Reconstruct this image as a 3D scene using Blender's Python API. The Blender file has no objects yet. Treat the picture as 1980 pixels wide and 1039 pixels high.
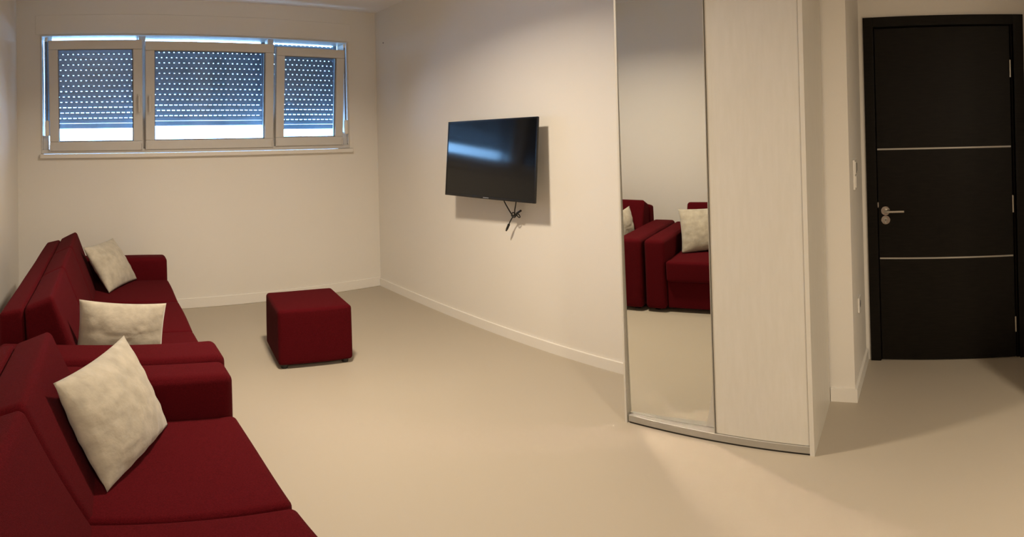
import bpy, bmesh, math, random
from mathutils import Vector, Matrix, noise as mnoise

random.seed(7)
C = bpy.context.scene.collection
sc = bpy.context.scene

# ------------------------------------------------------------------ camera
# swept (panoramic) photograph: equal pixels per degree, 1980 x 1039
FPX, V0, YAW, PITCH, ROLL, CAM_H = 1056.7, 258.2, 0.776, 0.008, 0.025, 1.41
cam_d = bpy.data.cameras.new('camera')
cam_d.type = 'PANO'
cam_d.panorama_type = 'EQUIRECTANGULAR'
cam_d.longitude_min = -990.0 / FPX
cam_d.longitude_max = 990.0 / FPX
cam_d.latitude_max = V0 / FPX
cam_d.latitude_min = -(1039.0 - V0) / FPX
cam_d.clip_start = 0.02
cam = bpy.data.objects.new('camera', cam_d)
C.objects.link(cam)
sc.camera = cam
cy, sy = math.cos(YAW), math.sin(YAW)
Rz = Matrix(((cy, -sy, 0), (sy, cy, 0), (0, 0, 1)))
cp, sp = math.cos(PITCH), math.sin(PITCH)
Rx = Matrix(((1, 0, 0), (0, cp, sp), (0, -sp, cp)))
cr, sr = math.cos(ROLL), math.sin(ROLL)
Ry = Matrix(((cr, 0, -sr), (0, 1, 0), (sr, 0, cr)))
Mx = Ry @ Rx @ Rz                      # rows: right, forward, up
R = Matrix((Mx[0], Mx[2], -Mx[1])).transposed()
cam.matrix_world = Matrix.Translation((0, 0, CAM_H)) @ R.to_4x4()

# ------------------------------------------------------------------ world, exposure
w = bpy.data.worlds.new('sky')
sc.world = w
w.use_nodes = True
bg = w.node_tree.nodes['Background']
bg.inputs[0].default_value = (0.34, 0.62, 1.0, 1)
bg.inputs[1].default_value = 19.0
sc.view_settings.view_transform = 'Standard'
sc.view_settings.look = 'None'
sc.view_settings.gamma = 1
sc.view_settings.exposure = 0.0
sc.view_settings.use_curve_mapping = False
sc.cycles.sample_clamp_indirect = 0
sc.cycles.blur_glossy = 0.06

WARM = (1.0, 0.84, 0.64)


def disk_light(name, loc, r, watts, col=WARM, spread=180):
    l = bpy.data.lights.new(name, 'AREA')
    l.shape = 'DISK'
    l.size = 2 * r
    l.energy = watts
    l.color = col
    l.spread = math.radians(spread)
    o = bpy.data.objects.new(name, l)
    o.location = loc
    C.objects.link(o)
    return o


LAMP_MAIN = (1.00, 2.25)
LAMP_HALL = (0.25, -1.35)
disk_light('ceiling_light_main', (LAMP_MAIN[0], LAMP_MAIN[1], 2.578), 0.12, 51, spread=150)
disk_light('ceiling_light_hall', (LAMP_HALL[0], LAMP_HALL[1], 2.578), 0.12, 62, spread=160)

# ------------------------------------------------------------------ materials


def mat(name, col, rough=0.5, metal=0.0, spec=0.5, noise=None, bump=None, sheen=0.0, coat=0.0, voro=None):
    """noise=(scale, amount[, detail]) varies the colour; bump=(scale, strength)"""
    m = bpy.data.materials.new(name)
    m.use_nodes = True
    nt = m.node_tree
    b = nt.nodes['Principled BSDF']
    b.inputs['Base Color'].default_value = (*col, 1)
    b.inputs['Roughness'].default_value = rough
    b.inputs['Metallic'].default_value = metal
    b.inputs['Specular IOR Level'].default_value = spec
    b.inputs['Sheen Weight'].default_value = sheen
    b.inputs['Sheen Roughness'].default_value = 0.5
    b.inputs['Coat Weight'].default_value = coat
    tc = nt.nodes.new('ShaderNodeTexCoord')
    if noise:
        n = nt.nodes.new('ShaderNodeTexNoise')
        n.inputs['Scale'].default_value = noise[0]
        n.inputs['Detail'].default_value = noise[2] if len(noise) > 2 else 3
        r = nt.nodes.new('ShaderNodeValToRGB')
        a = noise[1]
        r.color_ramp.elements[0].position = 0.3
        r.color_ramp.elements[1].position = 0.7
        r.color_ramp.elements[0].color = (*[c * (1 - a) for c in col], 1)
        r.color_ramp.elements[1].color = (*[min(1, c * (1 + a)) for c in col], 1)
        nt.links.new(tc.outputs['Object'], n.inputs['Vector'])
        nt.links.new(n.outputs['Fac'], r.inputs['Fac'])
        nt.links.new(r.outputs['Color'], b.inputs['Base Color'])
    if bump:
        n2 = nt.nodes.new('ShaderNodeTexNoise')
        n2.inputs['Scale'].default_value = bump[0]
        n2.inputs['Detail'].default_value = 4
        bp = nt.nodes.new('ShaderNodeBump')
        bp.inputs['Strength'].default_value = bump[1]
        bp.inputs['Distance'].default_value = 0.01
        nt.links.new(tc.outputs['Object'], n2.inputs['Vector'])
        nt.links.new(n2.outputs['Fac'], bp.inputs['Height'])
        nt.links.new(bp.outputs['Normal'], b.inputs['Normal'])
    return m


PAINT = mat('wall_paint', (0.78, 0.745, 0.69), 0.75, spec=0.3, noise=(1.3, 0.012), bump=(160, 0.04))
CEIL = mat('ceiling_paint', (0.80, 0.77, 0.73), 0.85, spec=0.2, bump=(120, 0.03))
SKIRT = mat('skirting_white', (0.80, 0.77, 0.72), 0.45, noise=(6, 0.01))
FLOOR = mat('floor_vinyl', (0.425, 0.372, 0.298), 0.45, spec=0.35, noise=(1.2, 0.02, 2))
RED = mat('red_upholstery', (0.078, 0.0034, 0.0062), 0.95, spec=0.05, noise=(260, 0.22, 4), bump=(420, 0.5), sheen=0.01)
FOOT = mat('black_plastic_foot', (0.012, 0.012, 0.012), 0.5)
VELVET = mat('beige_crushed_velvet', (0.415, 0.372, 0.298), 0.75, spec=0.25, noise=(22, 0.14, 5), bump=(30, 0.25), sheen=0.25)
PVC = mat('white_window_plastic', (0.62, 0.60, 0.58), 0.35, noise=(8, 0.01))
GASKET = mat('window_gasket', (0.16, 0.17, 0.19), 0.6)
SLAT = mat('shutter_slat_daylight_tint', (0.20, 0.27, 0.36), 0.5, noise=(9, 0.10))  # grey slats, with the blue cast of daylight put into the colour
STONE = mat('outer_sill_stone', (0.82, 0.82, 0.80), 0.8, noise=(20, 0.05))
SILLP = mat('sill_paint', (0.76, 0.72, 0.67), 0.5, noise=(8, 0.01))
STRAP = mat('shutter_strap_grey', (0.22, 0.22, 0.23), 0.8, noise=(90, 0.15))
TVB = mat('tv_black_plastic', (0.006, 0.006, 0.007), 0.25, noise=(30, 0.1))
TVS = mat('tv_screen_glass', (0.0035, 0.004, 0.005), 0.095, spec=0.5, noise=(5, 0.05))
CABLE = mat('black_cable_rubber', (0.008, 0.008, 0.008), 0.5, bump=(60, 0.1))
LOGO = mat('tv_mark_silver', (0.45, 0.47, 0.5), 0.3, metal=0.6)
MELA = mat('white_wood_grain_board', (0.76, 0.72, 0.655), 0.38, noise=(3, 0.02))
ALU = mat('brushed_aluminium', (0.42, 0.40, 0.36), 0.42, metal=0.45, bump=(90, 0.04))
CHROME = mat('satin_steel', (0.60, 0.57, 0.52), 0.25, metal=1.0, bump=(200, 0.02))
WENGE = mat('dark_wenge_veneer', (0.0105, 0.0075, 0.005), 0.38, spec=0.14)
DARK = mat('dark_slot', (0.02, 0.018, 0.016), 0.6)
SWITCH = mat('white_switch_plastic', (0.78, 0.75, 0.70), 0.3, noise=(10, 0.01))
LAMPW = mat('lamp_housing_white', (0.8, 0.8, 0.8), 0.4, noise=(10, 0.01))

# wood grain (stretched noise) for the wardrobe boards and the door


def grain(m, scale, c0, c1, vec):
    nt = m.node_tree
    b = nt.nodes['Principled BSDF']
    tc = nt.nodes.new('ShaderNodeTexCoord')
    mp = nt.nodes.new('ShaderNodeMapping')
    mp.inputs['Scale'].default_value = vec
    n = nt.nodes.new('ShaderNodeTexNoise')
    n.inputs['Scale'].default_value = scale
    n.inputs['Detail'].default_value = 6
    r = nt.nodes.new('ShaderNodeValToRGB')
    r.color_ramp.elements[0].position = 0.3
    r.color_ramp.elements[1].position = 0.72
    r.color_ramp.elements[0].color = (*c0, 1)
    r.color_ramp.elements[1].color = (*c1, 1)
    nt.links.new(tc.outputs['Object'], mp.inputs['Vector'])
    nt.links.new(mp.outputs['Vector'], n.inputs['Vector'])
    nt.links.new(n.outputs['Fac'], r.inputs['Fac'])
    nt.links.new(r.outputs['Color'], b.inputs['Base Color'])


grain(MELA, 14, (0.61, 0.58, 0.515), (0.64, 0.61, 0.55), (4, 4, 0.6))
grain(WENGE, 12, (0.0052, 0.0040, 0.0030), (0.0095, 0.0074, 0.0052), (1, 1, 9))

MIRROR = bpy.data.materials.new('mirror_silver')
MIRROR.use_nodes = True
_b = MIRROR.node_tree.nodes['Principled BSDF']
_b.inputs['Base Color'].default_value = (0.80, 0.81, 0.78, 1)
_b.inputs['Metallic'].default_value = 1
_b.inputs['Roughness'].default_value = 0.0

GLASS = bpy.data.materials.new('window_glass')
GLASS.use_nodes = True
nt = GLASS.node_tree
nt.nodes.clear()
_o = nt.nodes.new('ShaderNodeOutputMaterial')
_t = nt.nodes.new('ShaderNodeBsdfTransparent')
_t.inputs[0].default_value = (0.86, 0.93, 0.98, 1)
_g = nt.nodes.new('ShaderNodeBsdfGlossy')
_g.inputs['Roughness'].default_value = 0.02
_f = nt.nodes.new('ShaderNodeFresnel')
_f.inputs[0].default_value = 1.45
_m = nt.nodes.new('ShaderNodeMixShader')
nt.links.new(_f.outputs[0], _m.inputs[0])
nt.links.new(_t.outputs[0], _m.inputs[1])
nt.links.new(_g.outputs[0], _m.inputs[2])
nt.links.new(_m.outputs[0], _o.inputs[0])

LAMP_E = bpy.data.materials.new('lamp_diffuser_lit')
LAMP_E.use_nodes = True
_b = LAMP_E.node_tree.nodes['Principled BSDF']
_b.inputs['Emission Color'].default_value = (*WARM, 1)
_b.inputs['Emission Strength'].default_value = 3.0

# ------------------------------------------------------------------ mesh helpers


def obj(name, bm, m, parent=None, smooth=False, wn=False, angle=None):
    me = bpy.data.meshes.new(name)
    bmesh.ops.recalc_face_normals(bm, faces=bm.faces)
    bm.to_mesh(me)
    bm.free()
    me.materials.append(m)
    if smooth or wn:
        me.polygons.foreach_set('use_smooth', [True] * len(me.polygons))
        if angle:
            me.set_sharp_from_angle(angle=math.radians(angle))
    o = bpy.data.objects.new(name, me)
    C.objects.link(o)
    if parent:
        o.parent = parent
    if wn:
        md = o.modifiers.new('normals', 'WEIGHTED_NORMAL')
        md.keep_sharp = True
    return o


def thing(name, label, cat, loc=(0, 0, 0), rotz=0, group=None):
    o = bpy.data.objects.new(name, None)
    C.objects.link(o)
    o.location = loc
    o.rotation_euler = (0, 0, rotz)
    o['label'] = label
    o['category'] = cat
    if group:
        o['group'] = group
    return o


def tag(o, label, cat, group=None):
    o['label'] = label
    o['category'] = cat
    if group:
        o['group'] = group
    return o


def struct(o, label=None, cat=None):
    o['kind'] = 'structure'
    if label:
        o['label'] = label
    if cat:
        o['category'] = cat
    return o


def box(bm, x0, x1, y0, y1, z0, z1, bev=0.0, seg=2):
    r = bmesh.ops.create_cube(bm, size=1)
    vs = r['verts']
    for v in vs:
        v.co = Vector(((x0 + x1) / 2 + v.co.x * (x1 - x0), (y0 + y1) / 2 + v.co.y * (y1 - y0), (z0 + z1) / 2 + v.co.z * (z1 - z0)))
    if bev > 0:
        es = list({e for v in vs for e in v.link_edges})
        bmesh.ops.bevel(bm, geom=es, offset=bev, segments=seg, affect='EDGES', profile=0.5)
    return bm


def bx(x0, x1, y0, y1, z0, z1, bev=0.0, seg=2):
    return box(bmesh.new(), x0, x1, y0, y1, z0, z1, bev, seg)


def prism(bm, pts, z0, z1):
    lo = [bm.verts.new((x, y, z0)) for x, y in pts]
    hi = [bm.verts.new((x, y, z1)) for x, y in pts]
    n = len(pts)
    bm.faces.new(lo[::-1])
    bm.faces.new(hi)
    for i in range(n):
        bm.faces.new((lo[i], lo[(i + 1) % n], hi[(i + 1) % n], hi[i]))
    return bm


def cyl(bm, p0, p1, r, seg=20, r2=None):
    p0, p1 = Vector(p0), Vector(p1)
    d = p1 - p0
    M = Matrix.Translation((p0 + p1) / 2) @ d.to_track_quat('Z', 'Y').to_matrix().to_4x4()
    bmesh.ops.create_cone(bm, cap_ends=True, segments=seg, radius1=r, radius2=r if r2 is None else r2, depth=d.length, matrix=M)
    return bm


def tube(bm, pts, r, seg=8):
    """round tube along a Catmull-Rom path"""
    P = [Vector(p) for p in pts]
    Q = []
    for i in range(len(P) - 1):
        a, b, c, d = P[max(i - 1, 0)], P[i], P[i + 1], P[min(i + 2, len(P) - 1)]
        for k in range(6):
            t = k / 6
            Q.append(0.5 * ((2 * b) + (c - a) * t + (2 * a - 5 * b + 4 * c - d) * t * t + (3 * b - a - 3 * c + d) * t ** 3))
    Q.append(P[-1])
    rings = []
    for i, q in enumerate(Q):
        t = (Q[min(i + 1, len(Q) - 1)] - Q[max(i - 1, 0)]).normalized()
        u = t.cross(Vector((0.37, 0.91, 0.13))).normalized()
        v = t.cross(u)
        rings.append([bm.verts.new(q + r * (math.cos(2 * math.pi * k / seg) * u + math.sin(2 * math.pi * k / seg) * v)) for k in range(seg)])
    for a, b in zip(rings, rings[1:]):
        for k in range(seg):
            bm.faces.new((a[k], a[(k + 1) % seg], b[(k + 1) % seg], b[k]))
    bm.faces.new(rings[0][::-1])
    bm.faces.new(rings[-1])
    return bm


def axis_samples(h, r, n):
    e = [-h, -h + r * 0.2, -h + r * 0.42, -h + r * 0.68, -h + r]
    inner = [-(h - r) + 2 * (h - r) * k / n for k in range(1, n)]
    return e + inner + [-v for v in reversed(e)]


def rbox(sx, sy, sz, r, n=8, crown=(0, 0, 0), wob=0.0, warp=None, seed=0):
    """upholstered block centred on the origin: rounded edges, crowned faces, slight unevenness"""
    bm = bmesh.new()
    H = (sx / 2, sy / 2, sz / 2)
    S = [axis_samples(H[k], min(r, H[k] * 0.98), n) for k in range(3)]
    cache = {}
    rnd = random.Random(seed)
    ph = [rnd.uniform(0, 6.28) for _ in range(6)]

    def vert(p):
        key = tuple(round(c, 6) for c in p)
        if key in cache:
            return cache[key]
        q = [max(-(H[k] - r), min(H[k] - r, p[k])) for k in range(3)]
        d = Vector([p[k] - q[k] for k in range(3)])
        if d.length > 1e-9:
            d = d.normalized() * r
        o = Vector(q) + d
        # crown
        for k in range(3):
            if crown[k] and abs(p[k]) > H[k] - 1e-6:
                a, b = [j for j in range(3) if j != k]
                ca = math.cos(math.pi / 2 * p[a] / H[a]) ** 0.6 if abs(p[a]) < H[a] else 0
                cb = math.cos(math.pi / 2 * p[b] / H[b]) ** 0.6 if abs(p[b]) < H[b] else 0
                o[k] += math.copysign(crown[k] * ca * cb, p[k])
        if wob:
            o.x += wob * math.sin(9 * o.y + 7 * o.z + ph[0])
            o.y += wob * math.sin(8 * o.x + 11 * o.z + ph[1])
            o.z += wob * math.sin(10 * o.x + 6 * o.y + ph[2])
        if warp:
            o = warp(o)
        v = bm.verts.new(o)
        cache[key] = v
        return v

    for k in range(3):
        a, b = [j for j in range(3) if j != k]
        for s in (-1, 1):
            for i in range(len(S[a]) - 1):
                for j in range(len(S[b]) - 1):
                    q = []
                    for (ii, jj) in ((i, j), (i + 1, j), (i + 1, j + 1), (i, j + 1)):
                        p = [0, 0, 0]
                        p[k] = s * H[k]
                        p[a] = S[a][ii]
                        p[b] = S[b][jj]
                        q.append(vert(p))
                    try:
                        bm.faces.new(q)
                    except ValueError:
                        pass
    return bm


def put(bm, v):
    bmesh.ops.translate(bm, verts=bm.verts, vec=Vector(v))
    return bm


def ubox(x0, x1, y0, y1, z0, z1, r, n=8, crown=(0, 0, 0), wob=0.0, seed=0):
    return put(rbox(x1 - x0, y1 - y0, z1 - z0, r, n, crown, wob, None, seed), ((x0 + x1) / 2, (y0 + y1) / 2, (z0 + z1) / 2))


def qbox(quad, y0, y1, r, n=8, crown=(0, 0, 0), wob=0.0, seed=0):
    """quad = (bottom-rear, bottom-front, top-front, top-rear) in (x, z): a rounded block of that section along y"""
    br, bf, tf, tr = [Vector((a, b)) for a, b in quad]
    w = ((bf - br).length + (tf - tr).length) / 2
    h = ((tf - bf).length + (tr - br).length) / 2

    def warp(o):
        u = o.x / w + 0.5
        v = o.z / h + 0.5
        p = br.lerp(bf, u).lerp(tr.lerp(tf, u), v)
        return Vector((p.x, o.y + (y0 + y1) / 2, p.y))
    return rbox(w, y1 - y0, h, r, n, crown, wob, warp, seed)


# ------------------------------------------------------------------ room
LX, BY, RX, CZ = -0.584, 4.50, 2.646, 2.65
DX, PX = 3.102, 2.544
SY = -2.7
floor = struct(obj('floor', bx(-0.75, 3.3, -2.9, 4.8, -0.12, 0), FLOOR))
ceiling = struct(obj('ceiling', bx(-0.75, 3.3, -2.9, 4.8, CZ, CZ + 0.12), CEIL))
struct(obj('wall_left', bx(LX - 0.14, LX, -2.84, BY, 0, CZ), PAINT))
# window wall with its opening
WX0, WX1, WZ0, WZ1 = -0.385, 2.330, 1.345, 2.346
bm = bmesh.new()
box(bm, LX - 0.14, WX0, BY, BY + 0.28, 0, CZ)
box(bm, WX1, DX + 0.14, BY, BY + 0.28, 0, CZ)
box(bm, WX0, WX1, BY, BY + 0.23, 0, WZ0)
box(bm, WX0, WX1, BY, BY + 0.28, WZ1, CZ)
struct(obj('wall_back', bm, PAINT))


def rx(y):
    """the right wall runs a little off square"""
    return 2.490 + 0.0525 * (y - 1.74)


struct(obj('wall_right', prism(bmesh.new(), [(rx(1.0), 1.0), (rx(1.0) + 0.25, 1.0), (rx(BY) + 0.25, BY), (rx(BY), BY)], 0, CZ), PAINT))
struct(obj('wall_pier', prism(bmesh.new(), [(PX, 0.462), (DX, 0.490), (DX, 0.998), (PX, 0.998)], 0, CZ), PAINT))
DY0, DY1, DZ = -0.392, 0.432, 2.01
bm = bmesh.new()
box(bm, DX, DX + 0.14, DY1, 0.62, 0, CZ)
box(bm, DX, DX + 0.14, -0.70, DY0, 0, CZ)
box(bm, DX, DX + 0.14, DY0, DY1, DZ, CZ)
struct(obj('wall_door', bm, PAINT))
struct(obj('wall_hall', bx(2.20, DX, -0.66, -0.52, 0, CZ), PAINT))
struct(obj('wall_east', bx(2.20, 2.34, SY, -0.66, 0, CZ), PAINT))
struct(obj('wall_south', bx(LX, 2.34, SY - 0.14, SY, 0, CZ), PAINT))


def skirt(name, x0, x1, y0, y1, h=0.092):
    bm = bx(x0, x1, y0, y1, 0, h, 0.004, 2)
    return struct(obj(name, bm, SKIRT, wn=True))


skirt('baseboard_back', LX + 0.013, rx(BY) - 0.014, BY - 0.013, BY)
skirt('baseboard_left', LX, LX + 0.013, SY, BY - 0.013)
struct(obj('baseboard_right', prism(bmesh.new(), [(rx(1.385) - 0.013, 1.385), (rx(1.385), 1.385), (rx(BY), BY), (rx(BY) - 0.013, BY)], 0, 0.072), SKIRT))
skirt('baseboard_door', DX - 0.012, DX, -0.52, -0.468)
skirt('baseboard_hall', 2.20, DX - 0.012, -0.52, -0.508)
skirt('baseboard_south', LX + 0.013, 2.20, SY, SY + 0.012)
skirt('baseboard_east', 2.188, 2.20, SY + 0.012, -0.52)
bm = prism(bmesh.new(), [(PX - 0.012, 0.450), (DX - 0.02, 0.476), (DX - 0.02, 0.489), (PX, 0.463), (PX, 0.580), (PX - 0.012, 0.580)], 0, 0.080)
struct(obj('baseboard_pier', bm, SKIRT))

# ------------------------------------------------------------------ window
win = thing('window_1', 'wide white window of three inward tilted sashes', 'window')
win['kind'] = 'structure'
FY0, FY1 = BY - 0.006, BY + 0.075     # fixed frame depth
bm = bmesh.new()
fw = 0.048
TT = 0.014                             # thin outer lip; the rebate behind it stays open
FB = BY + 0.182                        # the frame reaches back to the shutter guides
box(bm, WX0, WX1, FY0, FB, WZ1 - TT, WZ1, 0.003)
box(bm, WX0, WX1, FY0, FB, WZ0 + 0.005, WZ0 + 0.040, 0.003)
box(bm, WX0, WX0 + TT, FY0, FB, WZ0 + 0.040, WZ1 - TT, 0.003)
box(bm, WX1 - TT, WX1, FY0, FB, WZ0 + 0.040, WZ1 - TT, 0.003)
box(bm, WX0 + TT, -0.322, FY0 + 0.02, FB, WZ0 + 0.040, 1.500, 0.003)  # added blocks at both lower corners, shading the jambs from slit daylight
box(bm, 2.268, WX1 - TT, FY0 + 0.02, FB, WZ0 + 0.040, 1.500, 0.003)
for mx in (0.462, 1.587):
    box(bm, mx - 0.028, mx + 0.028, FY0 + 0.030, FY1 + 0.02, WZ0 + 0.040, WZ1 - TT, 0.003)
obj('window_frame', bm, PVC, win, wn=True)


def sash(x0, x1, z0, z1, handle_side, tilt):
    """built upright around its bottom hinge line, then leaned into the room"""
    s = thing('sash', '', '')
    del s['label'], s['category']
    s.parent = win
    s.location = (0, BY - 0.012, z0)
    s.rotation_euler = (math.radians(tilt), 0, 0)
    h = z1 - z0
    st = 0.076
    bm = bmesh.new()
    y0, y1 = -0.012, 0.055
    box(bm, x0, x1, y0, y1, 0, st, 0.006, 3)
    box(bm, x0, x1, y0, y1, h - st, h, 0.006, 3)
    box(bm, x0, x0 + st, y0, y1, st, h - st, 0.006, 3)
    box(bm, x1 - st, x1, y0, y1, st, h - st, 0.006, 3)
    s_me = obj('sash_frame', bm, PVC, s, wn=True)
    bm = bmesh.new()
    g = 0.006
    for a in ((x0 + st, x1 - st, st, st + g), (x0 + st, x1 - st, h - st - g, h - st)):
        box(bm, a[0], a[1], 0.010, 0.018, a[2], a[3])
    for a in ((x0 + st, x0 + st + g), (x1 - st - g, x1 - st)):
        box(bm, a[0], a[1], 0.010, 0.018, st, h - st)
    obj('gasket', bm, GASKET, s)
    obj('pane', bx(x0 + st + 0.001, x1 - st - 0.001, 0.019, 0.023, st + 0.001, h - st - 0.001), GLASS, s)
    if handle_side:
        hx = x1 - st * 0.42 if handle_side > 0 else x0 + st * 0.42
        bm = bmesh.new()
        box(bm, hx - 0.013, hx + 0.013, -0.022, -0.012, h * 0.47 - 0.045, h * 0.47 + 0.035, 0.004, 2)
        cyl(bm, (hx, -0.022, h * 0.47 + 0.012), (hx, -0.048, h * 0.47 + 0.012), 0.009, 16)
        box(bm, hx - 0.010, hx + 0.010, -0.058, -0.044, h * 0.47 - 0.115, h * 0.47 + 0.024, 0.006, 3)
        obj('window_handle', bm, PVC, s, wn=True)
    bm = bmesh.new()
    for hx in (x0 + 0.004, x1 - 0.004):
        cyl(bm, (hx, -0.016, 0.004), (hx, -0.016, 0.055), 0.007, 12)
    obj('hinge', bm, PVC, s, smooth=True, angle=40)
    return s


sash(-0.312, 0.450, 1.372, 2.280, 1, 5.4)
sash(0.474, 1.575, 1.376, 2.270, -1, 5.4)
sash(1.600, 2.250, 1.384, 2.250, 0, 5.4)

# inner sill ledge and the shutter-box cover above
bm = bmesh.new()
box(bm, WX0 - 0.012, WX1 + 0.028, BY - 0.034, BY + 0.001, 1.312, 1.348, 0.006, 3)
obj('window_sill', bm, SILLP, win, wn=True)
bm = bmesh.new()
box(bm, WX0 - 0.040, WX1 + 0.038, BY - 0.006, BY + 0.001, WZ1 + 0.003, 2.515, 0.003)
box(bm, WX1 + 0.004, WX1 + 0.038, BY - 0.006, BY + 0.001, 1.350, WZ1 + 0.003, 0.002)
obj('shutter_box_cover', bm, PAINT, win, wn=True)
# outer sill
struct(obj('trim_1', bx(WX0, WX1, BY + 0.184, BY + 0.235, 1.346, 1.380), STONE))

# shutter strap winders and straps, one at each side
for wx, wz, lab in ((-0.334, 1.560, 'white shutter strap winder at the left jamb of the window'), (2.290, 1.545, 'white shutter strap winder at the right jamb of the window')):
    t = thing('strap_winder', lab, 'strap winder', (wx, BY - 0.007, wz), group='strap winders of the shutters')
    obj('housing', ubox(-0.019, 0.019, -0.030, 0.0, -0.066, 0.066, 0.014, 3), SWITCH, t, smooth=True)
    obj('strap', bx(-0.007, 0.007, -0.012, -0.010, 0.066, 2.30 - wz), STRAP, t)
    obj('strap_guide', bx(-0.012, 0.012, -0.016, -0.001, 2.285 - wz, 2.32 - wz, 0.004), SWITCH, t, wn=True)

# roller shutters: perforated slats, three curtains


def shutter(x0, x1, zbot, label, skew):
    t = thing('roller_shutter', label, 'roller shutter', (0, BY + 0.205, zbot), group='roller shutters behind the window sashes')
    bm = bmesh.new()
    pitch, body = 0.0465, 0.0408
    n = int((WZ1 - 0.05 - zbot) / pitch)
    for k in range(n):
        z = 0.045 + k * pitch
        # curved slat body
        prof = [(-0.004, z), (-0.0068, z + body * 0.3), (-0.0068, z + body * 0.7), (-0.004, z + body), (0.004, z + body), (0.0015, z + body * 0.5), (0.004, z)]
        a = [bm.verts.new((x0, p[0], p[1])) for p in prof]
        b = [bm.verts.new((x1, p[0], p[1])) for p in prof]
        for i in range(len(prof)):
            j = (i + 1) % len(prof)
            bm.faces.new((a[i], a[j], b[j], b[i]))
        bm.faces.new(a[::-1])
        bm.faces.new(b)
        # pierced link strip above the slat: webs with gaps of daylight between them
        hole = 0.0105 if k > 5 else (0.015 if k > 2 else 0.028)
        px = 0.0440
        off = (k % 2) * px * 0.5
        x = x0 + off + 0.008
        ze = z + body - 0.0008
        zt = z + pitch + 0.0008
        last = x0
        while x + hole < x1:
            box(bm, last, x, -0.0015, 0.0015, ze, zt)
            last = x + hole
            x += px
        box(bm, last, x1, -0.0015, 0.0015, ze, zt)
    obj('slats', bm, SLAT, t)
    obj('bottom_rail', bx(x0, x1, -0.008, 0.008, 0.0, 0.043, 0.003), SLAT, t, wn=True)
    for ga, gb in ((x0 - skew[0], x0 + skew[1]), (x1 - skew[2], x1 + skew[3])):
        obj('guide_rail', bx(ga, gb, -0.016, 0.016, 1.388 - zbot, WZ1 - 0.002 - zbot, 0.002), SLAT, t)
    return t


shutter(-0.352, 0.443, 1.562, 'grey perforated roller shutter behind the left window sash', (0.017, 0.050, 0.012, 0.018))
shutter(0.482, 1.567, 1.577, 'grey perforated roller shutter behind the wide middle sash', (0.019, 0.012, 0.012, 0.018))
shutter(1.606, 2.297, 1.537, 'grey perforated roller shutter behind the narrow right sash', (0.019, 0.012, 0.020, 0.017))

# ------------------------------------------------------------------ sofas
TH = -0.035


def make_sofa(label, ox, oy, L, D, ridge, arm0, arm1, top, group, armtop=0.582, seed=1):
    """local x forward from the seat crease, local y along the sofa from its near end"""
    t = thing('sofa', label, 'sofa', (ox, oy, 0), TH, group)
    rear = -0.345
    y0, y1 = arm0, L - arm1
    AF = D - 0.004
    for (a, b, s) in ((0, arm0 - 0.002, 1), (L - arm1 + 0.002, L, 2)):
        obj('armrest', ubox(rear + 0.01, AF, a, b, 0.028, armtop, 0.030, 8, (0.004, 0.003, 0.006), 0.001, s + seed), RED, t, smooth=True)
    obj('base', ubox(rear + 0.03, D - 0.035, y0 + 0.001, y1 - 0.001, 0.035, 0.255, 0.012, 4), RED, t, smooth=True)
    n = 3
    w = (y1 - y0) / n
    for k in range(n):
        a, b = y0 + k * w + 0.004, y0 + (k + 1) * w - 0.004
        obj('seat_cushion', ubox(-0.10, D, a, b, 0.258, 0.418, 0.020, 9, (0.004, 0.002, 0.008), 0.0015, 10 + k + seed), RED, t, smooth=True)
        obj('back_cushion', qbox(((-0.215, 0.30), (0.035, 0.345), (ridge + 0.004, top), (ridge - 0.112, top - 0.056)), a, b, 0.024, 9, (0.006, 0.002, 0.005), 0.0015, 20 + k + seed), RED, t, smooth=True)
    obj('back_frame', qbox(((rear, 0.06), (-0.22, 0.06), (ridge - 0.114, top - 0.058), (rear + 0.004, top - 0.084)), y0 + 0.001, y1 - 0.001, 0.020, 8, (0.003, 0.002, 0.003), 0.001, 30 + seed), RED, t, smooth=True)
    for fx in (rear + 0.08, D - 0.09):
        for fy in (0.07, L - 0.07):
            obj('foot', cyl(bmesh.new(), (fx, fy, 0), (fx, fy, 0.034), 0.022, 20, 0.026), FOOT, t, smooth=True, angle=40)
    return t


FAR = make_sofa('red fabric three seat sofa at the window end of the left wall', -0.036, 1.985, 2.10, 0.530, -0.125, 0.205, 0.150, 0.792, 'red sofas along the left wall', seed=3)
NEAR = make_sofa('red fabric sofa nearest the camera, cut by the left lower edge', -0.056, -0.135, 2.10, 0.462, -0.145, 0.160, 0.165, 0.785, 'red sofas along the left wall', armtop=0.578, seed=60)

# ------------------------------------------------------------------ pillows


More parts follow.
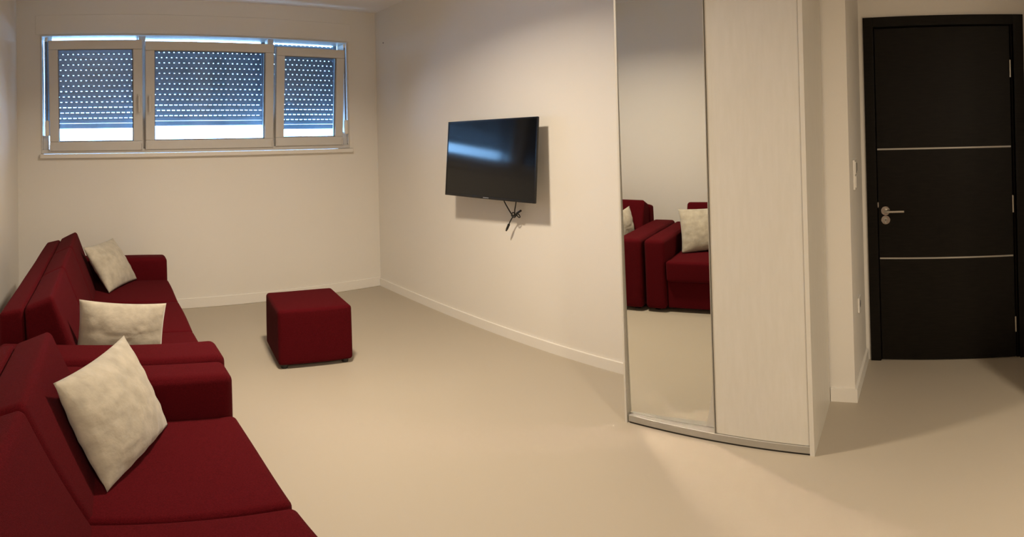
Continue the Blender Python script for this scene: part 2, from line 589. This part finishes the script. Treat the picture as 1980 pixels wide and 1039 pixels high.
def pillow(label, origin, e1, e2, w, h, th, seed, corner=None):
    """square scatter cushion: e1 along its bottom seam, e2 up its face"""
    e1 = Vector(e1).normalized()
    e2 = Vector(e2)
    e2 = (e2 - e1 * e2.dot(e1)).normalized()
    e3 = e1.cross(e2)
    N = 40
    bm = bmesh.new()
    G = {}
    for s in (1, -1):
        for i in range(N + 1):
            for j in range(N + 1):
                u, v = -1 + 2 * i / N, -1 + 2 * j / N
                edge = i in (0, N) or j in (0, N)
                if s == -1 and edge:
                    G[(s, i, j)] = G[(1, i, j)]
                    continue
                # seams pull in between the pointed corners
                pu = u * (1 - 0.055 * (1 - v * v) ** 1.0 * abs(u) ** 2)
                pv = v * (1 - 0.055 * (1 - u * u) ** 1.0 * abs(v) ** 2)
                prof = ((1 - u * u) ** 0.55) * ((1 - v * v) ** 0.55)
                z = s * th / 2 * prof
                f = Vector((u * 1.7 + seed, v * 1.7, s * 3.0))
                z += s * prof * (0.008 * mnoise.noise(f) + 0.006 * (0.5 - abs(mnoise.noise(f * 2.1 + Vector((0, mnoise.noise(f) * 1.5, 0))))))
                # radiating seam wrinkles
                rim = max(abs(u), abs(v))
                z += s * 0.0040 * prof * (rim ** 3) * math.sin(17 * (u if abs(v) > abs(u) else v) + seed)
                X = (pu + 1) / 2 * w
                Y = (pv + 1) / 2 * h
                p = Vector(origin) + e1 * X + e2 * Y + e3 * z
                G[(s, i, j)] = bm.verts.new(p)
    for s in (1, -1):
        for i in range(N):
            for j in range(N):
                q = [G[(s, i, j)], G[(s, i + 1, j)], G[(s, i + 1, j + 1)], G[(s, i, j + 1)]]
                bm.faces.new(q if s == 1 else q[::-1])
    # origin at the pillow's own bottom
    o = obj('throw_pillow', bm, VELVET, None, smooth=True)
    base = Vector(origin) + e1 * (w / 2)
    o.data.transform(Matrix.Translation(-base))
    o.location = base
    return tag(o, label, 'pillow', 'beige velvet pillows on the red sofas')


def lean(e1, deg):
    e1 = Vector(e1).normalized()
    n = Vector((-e1.y, e1.x, 0))
    a = math.radians(deg)
    return Vector((0, 0, math.cos(a))) + n * math.sin(a)


e = (0.463, 0.886, 0.0)
pillow('large pale beige pillow on the near sofa, propped in its far corner', (0.034, 1.335, 0.428), e, lean(e, 24), 0.445, 0.362, 0.145, 3)
e = (0.500, 0.866, 0.0)
pillow('beige pillow standing in the corner under the window on the far sofa', (0.124, 3.545, 0.430), e, lean(e, 33), 0.430, 0.352, 0.130, 8)
e = (0.99, 0.05, -0.095)
pillow('beige pillow standing against the near armrest of the far sofa', (-0.072, 2.262, 0.447), e, (-0.13, 0.10, 1.0), 0.370, 0.305, 0.120, 15)

# ------------------------------------------------------------------ ottoman
t = thing('ottoman', 'small square red fabric pouf standing alone on the beige floor', 'ottoman', (1.326, 3.190, 0), -0.169)
S = 0.226
obj('upholstered_body', ubox(-S, S, -S, S, 0.026, 0.394, 0.022, 10, (0.002, 0.002, 0.006), 0.001, 5), RED, t, smooth=True)
for a in (-1, 1):
    for b in (-1, 1):
        obj('foot', cyl(bmesh.new(), (a * (S - 0.04), b * (S - 0.04), 0), (a * (S - 0.04), b * (S - 0.04), 0.03), 0.020, 18, 0.023), FOOT, t, smooth=True, angle=40)

# ------------------------------------------------------------------ television
TW, THT = 0.892, 0.528
tv = thing('television', 'black flat television hung on the right hand wall', 'television', (2.410, 2.690, 1.2727), 0)
tv.rotation_euler = (0, math.radians(4.9), math.radians(-0.6))
# local: -x faces the room
obj('casing', bx(0.0, 0.012, -TW / 2, TW / 2, -THT / 2, THT / 2, 0.004, 3), TVB, tv, wn=True)
bm = bx(0.012, 0.045, -TW * 0.33, TW * 0.33, -THT * 0.44, THT * 0.25, 0.012, 3)
obj('back_housing', bm, TVB, tv, wn=True)
bm = bmesh.new()
bz = 0.009
box(bm, -0.004, 0.0, -TW / 2, TW / 2, -THT / 2, -THT / 2 + 0.016, 0.0015)
box(bm, -0.004, 0.0, -TW / 2, TW / 2, THT / 2 - bz, THT / 2, 0.0015)
box(bm, -0.004, 0.0, -TW / 2, -TW / 2 + bz, -THT / 2 + 0.016, THT / 2 - bz, 0.0015)
box(bm, -0.004, 0.0, TW / 2 - bz, TW / 2, -THT / 2 + 0.016, THT / 2 - bz, 0.0015)
obj('bezel', bm, TVB, tv, wn=True)
obj('screen', bx(-0.0015, -0.0002, -TW / 2 + bz, TW / 2 - bz, -THT / 2 + 0.016, THT / 2 - bz), TVS, tv)
bm = bmesh.new()
for k in range(7):
    yy = 0.024 - k * 0.008
    box(bm, -0.0050, -0.0040, yy - 0.0027, yy + 0.0027, -THT / 2 + 0.0055, -THT / 2 + 0.0110)
obj('maker_mark', bm, LOGO, tv)
bm = bmesh.new()
box(bm, 0.045, 0.050, -0.16, 0.16, -0.10, 0.10, 0.001)
box(bm, 0.050, 0.105, -0.03, 0.03, -0.03, 0.03, 0.002)
box(bm, 0.105, 0.113, -0.11, 0.11, -0.08, 0.08, 0.001)
obj('wall_bracket', bm, TVB, tv)

cb = thing('power_cable', 'knotted black cable dangling below the television', 'cable', (2.475, 2.528, 0.900))


def cpts(l):
    return [((a - 2.585) * 0.95, (b - 2.64) * 0.95, (c - 0.88) * 0.95) for a, b, c in l]


bm = tube(bmesh.new(), cpts([(2.570, 2.735, 1.06), (2.574, 2.722, 0.990), (2.580, 2.690, 0.935), (2.585, 2.655, 0.890), (2.585, 2.632, 0.880), (2.583, 2.610, 0.895), (2.58, 2.580, 0.912)]), 0.0042)
obj('cord', bm, CABLE, cb, smooth=True)
bm = tube(bmesh.new(), cpts([(2.570, 2.595, 1.06), (2.574, 2.600, 0.985), (2.582, 2.622, 0.925), (2.588, 2.632, 0.893), (2.590, 2.655, 0.868), (2.592, 2.680, 0.838), (2.592, 2.693, 0.815)]), 0.0042)
obj('cord', bm, CABLE, cb, smooth=True)
bm = tube(bmesh.new(), cpts([(2.584, 2.600, 0.898), (2.576, 2.622, 0.872), (2.572, 2.645, 0.885), (2.580, 2.638, 0.905), (2.592, 2.618, 0.888), (2.594, 2.596, 0.872), (2.588, 2.580, 0.880), (2.582, 2.590, 0.898), (2.578, 2.618, 0.892)]), 0.0036)
obj('knot_loop', bm, CABLE, cb, smooth=True)
bm = cyl(bmesh.new(), (2.592 - 2.585, 2.691 - 2.64, 0.818 - 0.88), (2.592 - 2.585, 2.713 - 2.64, 0.782 - 0.88), 0.0085, 14, 0.0075)
cyl(bm, (2.592 - 2.585, 2.711 - 2.64, 0.785 - 0.88), (2.592 - 2.585, 2.719 - 2.64, 0.772 - 0.88), 0.005, 12)
obj('plug', bm, CABLE, cb, smooth=True, angle=40)
bm = cyl(bmesh.new(), (-0.005, 0.045 - 0.08, 0.020), (-0.006, -0.075, 0.042), 0.0068, 12)
obj('plug', bm, CABLE, cb, smooth=True, angle=40)

# small plug of an old fixing in the wall by the window
tag(obj('wall_anchor', cyl(bmesh.new(), (rx(4.34) - 0.003, 4.34, 2.33), (rx(4.34) + 0.002, 4.34, 2.33), 0.007, 14), STRAP, smooth=True, angle=40),
    'tiny dark screw anchor high on the right wall beside the window corner', 'wall anchor')

# ------------------------------------------------------------------ wardrobe
WF, WY0, WYM, WY1, WH = 2.002, 0.529, 0.943, 1.378, 2.42
wd = thing('wardrobe', 'tall white sliding door wardrobe with a narrow mirror door', 'wardrobe', (0, 0, 0))
bm = bmesh.new()
prism(bm, [(WF, WY0), (WF, WY0 + 0.018), (PX - 0.015, 0.600), (PX - 0.015, 0.582)], 0.0, WH)          # right side board
prism(bm, [(WF, WY1 - 0.009), (WF, WY1), (2.445, WY1), (2.445, WY1 - 0.018), (WF + 0.09, WY1 - 0.018), (WF + 0.09, WY1 - 0.009)], 0.0, WH)      # left side board
box(bm, WF, 2.445, WY0 + 0.10, WY1 - 0.018, WH - 0.02, WH)
prism(bm, [(WF, WY0 + 0.018), (WF + 0.1, WY0 + 0.026), (WF + 0.1, WY0 + 0.11), (WF, WY0 + 0.11)], WH - 0.02, WH)
box(bm, WF + 0.08, 2.445, WY0 + 0.10, WY1 - 0.018, 0.05, 0.07)
box(bm, 2.437, 2.445, 0.622, WY1 - 0.018, 0.05, WH)
box(bm, WF + 0.09, 2.437, 0.95, 0.968, 0.07, WH - 0.02)
obj('carcass', bm, MELA, wd)
# bottom and top running rails
bm = bmesh.new()
box(bm, WF - 0.001, WF + 0.070, WY0 + 0.018, WY1 - 0.019, 0.012, 0.050, 0.002)
obj('bottom_rail', bm, ALU, wd, wn=True)
obj('plinth', bx(WF + 0.006, WF + 0.09, WY0 + 0.018, WY1 - 0.019, 0.0, 0.0115), DARK, wd)
obj('top_rail', bx(WF + 0.002, WF + 0.075, WY0 + 0.018, WY1 - 0.019, WH - 0.07, WH - 0.0205, 0.002), ALU, wd, wn=True)
# plain door
d2 = obj('sliding_door', bx(WF + 0.006, WF + 0.024, WY0 + 0.020, WYM - 0.004, 0.052, WH - 0.072, 0.001), MELA, wd, wn=True)
d2['label'] = 'plain white door'
# mirror door: aluminium edge strips and a mirror sheet standing slightly askew in them
d1 = obj('sliding_door', bx(WF + 0.046, WF + 0.060, WYM - 0.002, WY1 - 0.0105, 0.052, WH - 0.072, 0.001), MELA, wd, wn=True)
d1['label'] = 'mirror door'
bm = bmesh.new()
box(bm, WF - 0.001, WF + 0.046, WYM - 0.0015, WYM + 0.001, 0.051, WH - 0.071, 0.001)
box(bm, WF - 0.001, WF + 0.046, WY1 - 0.0125, WY1 - 0.0100, 0.051, WH - 0.071, 0.001)
obj('edge_strip', bm, ALU, d1)
MW = (WY1 - 0.0135) - (WYM + 0.002)
MB_, MT_ = -0.073, -0.012
mz0, mz1 = 0.052, WH - 0.073
bm = bx(0, 0.004, -MW / 2, MW / 2, mz0 - (mz0 + mz1) / 2, mz1 - (mz0 + mz1) / 2)
mo = obj('mirror', bm, MIRROR, d1)
mo.location = (WF + 0.021, (WYM + 0.002 + WY1 - 0.0135) / 2, (mz0 + mz1) / 2)
mo.rotation_euler = (0, MT_, -MB_)

# ------------------------------------------------------------------ door
dr = thing('door_1', 'dark brown flush door with two thin silver strips', 'door', (DX, 0, 0))
dr['kind'] = 'structure'
bm = bmesh.new()
OY0, OY1, OZ = -0.448, 0.462, 2.052
aw = 0.058
box(bm, -0.016, 0.0, OY1 - aw, OY1, 0, OZ, 0.002)
box(bm, -0.016, 0.0, OY0, OY0 + aw, 0, OZ, 0.002)
box(bm, -0.016, 0.0, OY0 + aw, OY1 - aw, OZ - aw, OZ, 0.002)
box(bm, 0.0, 0.14, DY1 - 0.030, DY1, 0, DZ)
box(bm, 0.0, 0.14, DY0, DY0 + 0.022, 0, DZ)
box(bm, 0.0, 0.14, DY0 + 0.022, DY1 - 0.030, DZ - 0.022, DZ)
box(bm, 0.037, 0.06, DY0 + 0.002, DY1 - 0.002, 0, DZ)  # added backing panel, keeps sky light from leaking under the leaf
obj('door_frame', bm, WENGE, dr, wn=True)
LY0, LY1, LZ = DY0 + 0.024, DY1 - 0.030 - 0.003, DZ - 0.025
leaf = obj('door_leaf', bx(-0.004, 0.036, LY0, LY1, 0.006, LZ, 0.0015), WENGE, dr, wn=True)
for z in (1.290, 0.653):
    obj('inlay_strip', bx(-0.0052, -0.0035, LY0 + 0.003, LY1 - 0.002, z - 0.0045, z + 0.0045), ALU, leaf)
# lever handle and cylinder rose
hy, hz = 0.357, 0.936
bm = bmesh.new()
cyl(bm, (-0.004, hy, hz), (-0.013, hy, hz), 0.0255, 32)
cyl(bm, (-0.013, hy, hz), (-0.050, hy, hz), 0.0095, 20)
tube(bm, [(-0.046, hy + 0.002, hz), (-0.052, hy - 0.012, hz), (-0.053, hy - 0.040, hz), (-0.053, hy - 0.110, hz + 0.001)], 0.0078, 14)
obj('lever_handle', bm, CHROME, leaf, smooth=True, angle=40)
bm = bmesh.new()
cyl(bm, (-0.004, hy, hz - 0.053), (-0.012, hy, hz - 0.053), 0.0255, 32)
ro = obj('keyhole_rose', bm, CHROME, leaf, smooth=True, angle=40)
bm = bmesh.new()
cyl(bm, (-0.012, hy, hz - 0.048), (-0.0145, hy, hz - 0.048), 0.0085, 20)
box(bm, -0.0145, -0.012, hy - 0.004, hy + 0.004, hz - 0.072, hz - 0.048, 0.001)
lc = obj('lock_cylinder', bm, ALU, ro, wn=True)
obj('latch_plate', bx(-0.0055, -0.0035, LY1 - 0.0025, LY1 + 0.003, 0.955, 0.985), CHROME, leaf)
for z in (1.735, 0.960, 0.225):
    bm = cyl(bmesh.new(), (-0.008, LY0 - 0.002, z - 0.050), (-0.008, LY0 - 0.002, z + 0.050), 0.0058, 14)
    obj('hinge', bm, CHROME, dr, smooth=True, angle=40)

# ------------------------------------------------------------------ switches on the pier
ang = math.atan2(0.028, DX - PX)


def pier_y(x):
    return 0.462 + (x - PX) * 0.028 / (DX - PX)


sx = 2.715
t = thing('switch_plate', 'white two part switch plate with a dark slot, beside the dark door', 'switch', (sx, pier_y(sx) - 0.0005, 1.18), ang)
obj('plate', bx(-0.042, 0.042, -0.011, 0.0, -0.075, 0.075, 0.003, 3), SWITCH, t, wn=True)
obj('rocker', bx(-0.031, 0.031, -0.016, -0.010, -0.066, -0.006, 0.003, 3), SWITCH, t, wn=True)
k = obj('slot_module', bx(-0.031, 0.031, -0.015, -0.010, 0.002, 0.066, 0.002), SWITCH, t, wn=True)
obj('slot', bx(-0.024, -0.010, -0.0158, -0.0148, 0.010, 0.060), DARK, k)
obj('slot', bx(0.026, 0.030, -0.0158, -0.0148, 0.016, 0.056), DARK, k)
sx = 2.770
t = thing('wall_socket', 'white socket low on the narrow wall beside the dark door', 'socket', (sx, pier_y(sx) - 0.0005, 0.48), ang)
obj('plate', bx(-0.041, 0.041, -0.010, 0.0, -0.041, 0.041, 0.003, 3), SWITCH, t, wn=True)
bm = cyl(bmesh.new(), (0, -0.0105, 0), (0, -0.0095, 0), 0.020, 24)
k = obj('socket_well', bm, STRAP, t, smooth=True, angle=40)
bm = bmesh.new()
for a in (-0.0095, 0.0095):
    cyl(bm, (a, -0.0112, 0), (a, -0.0104, 0), 0.0026, 10)
obj('contact_hole', bm, DARK, k)

# ------------------------------------------------------------------ ceiling lamps (the room's own light)
for (lx, ly), lab in ((LAMP_MAIN, 'round white ceiling lamp over the middle of the room'), (LAMP_HALL, 'round white ceiling lamp behind the camera')):
    t = thing('ceiling_lamp', lab, 'lamp', (lx, ly, CZ), group='round ceiling lamps')
    bm = cyl(bmesh.new(), (0, 0, -0.055), (0, 0, 0), 0.15, 40)
    obj('housing', bm, LAMPW, t, smooth=True, angle=40)
    bm = cyl(bmesh.new(), (0, 0, -0.066), (0, 0, -0.0555), 0.125, 40, 0.135)
    obj('diffuser', bm, LAMP_E, t, smooth=True, angle=40)
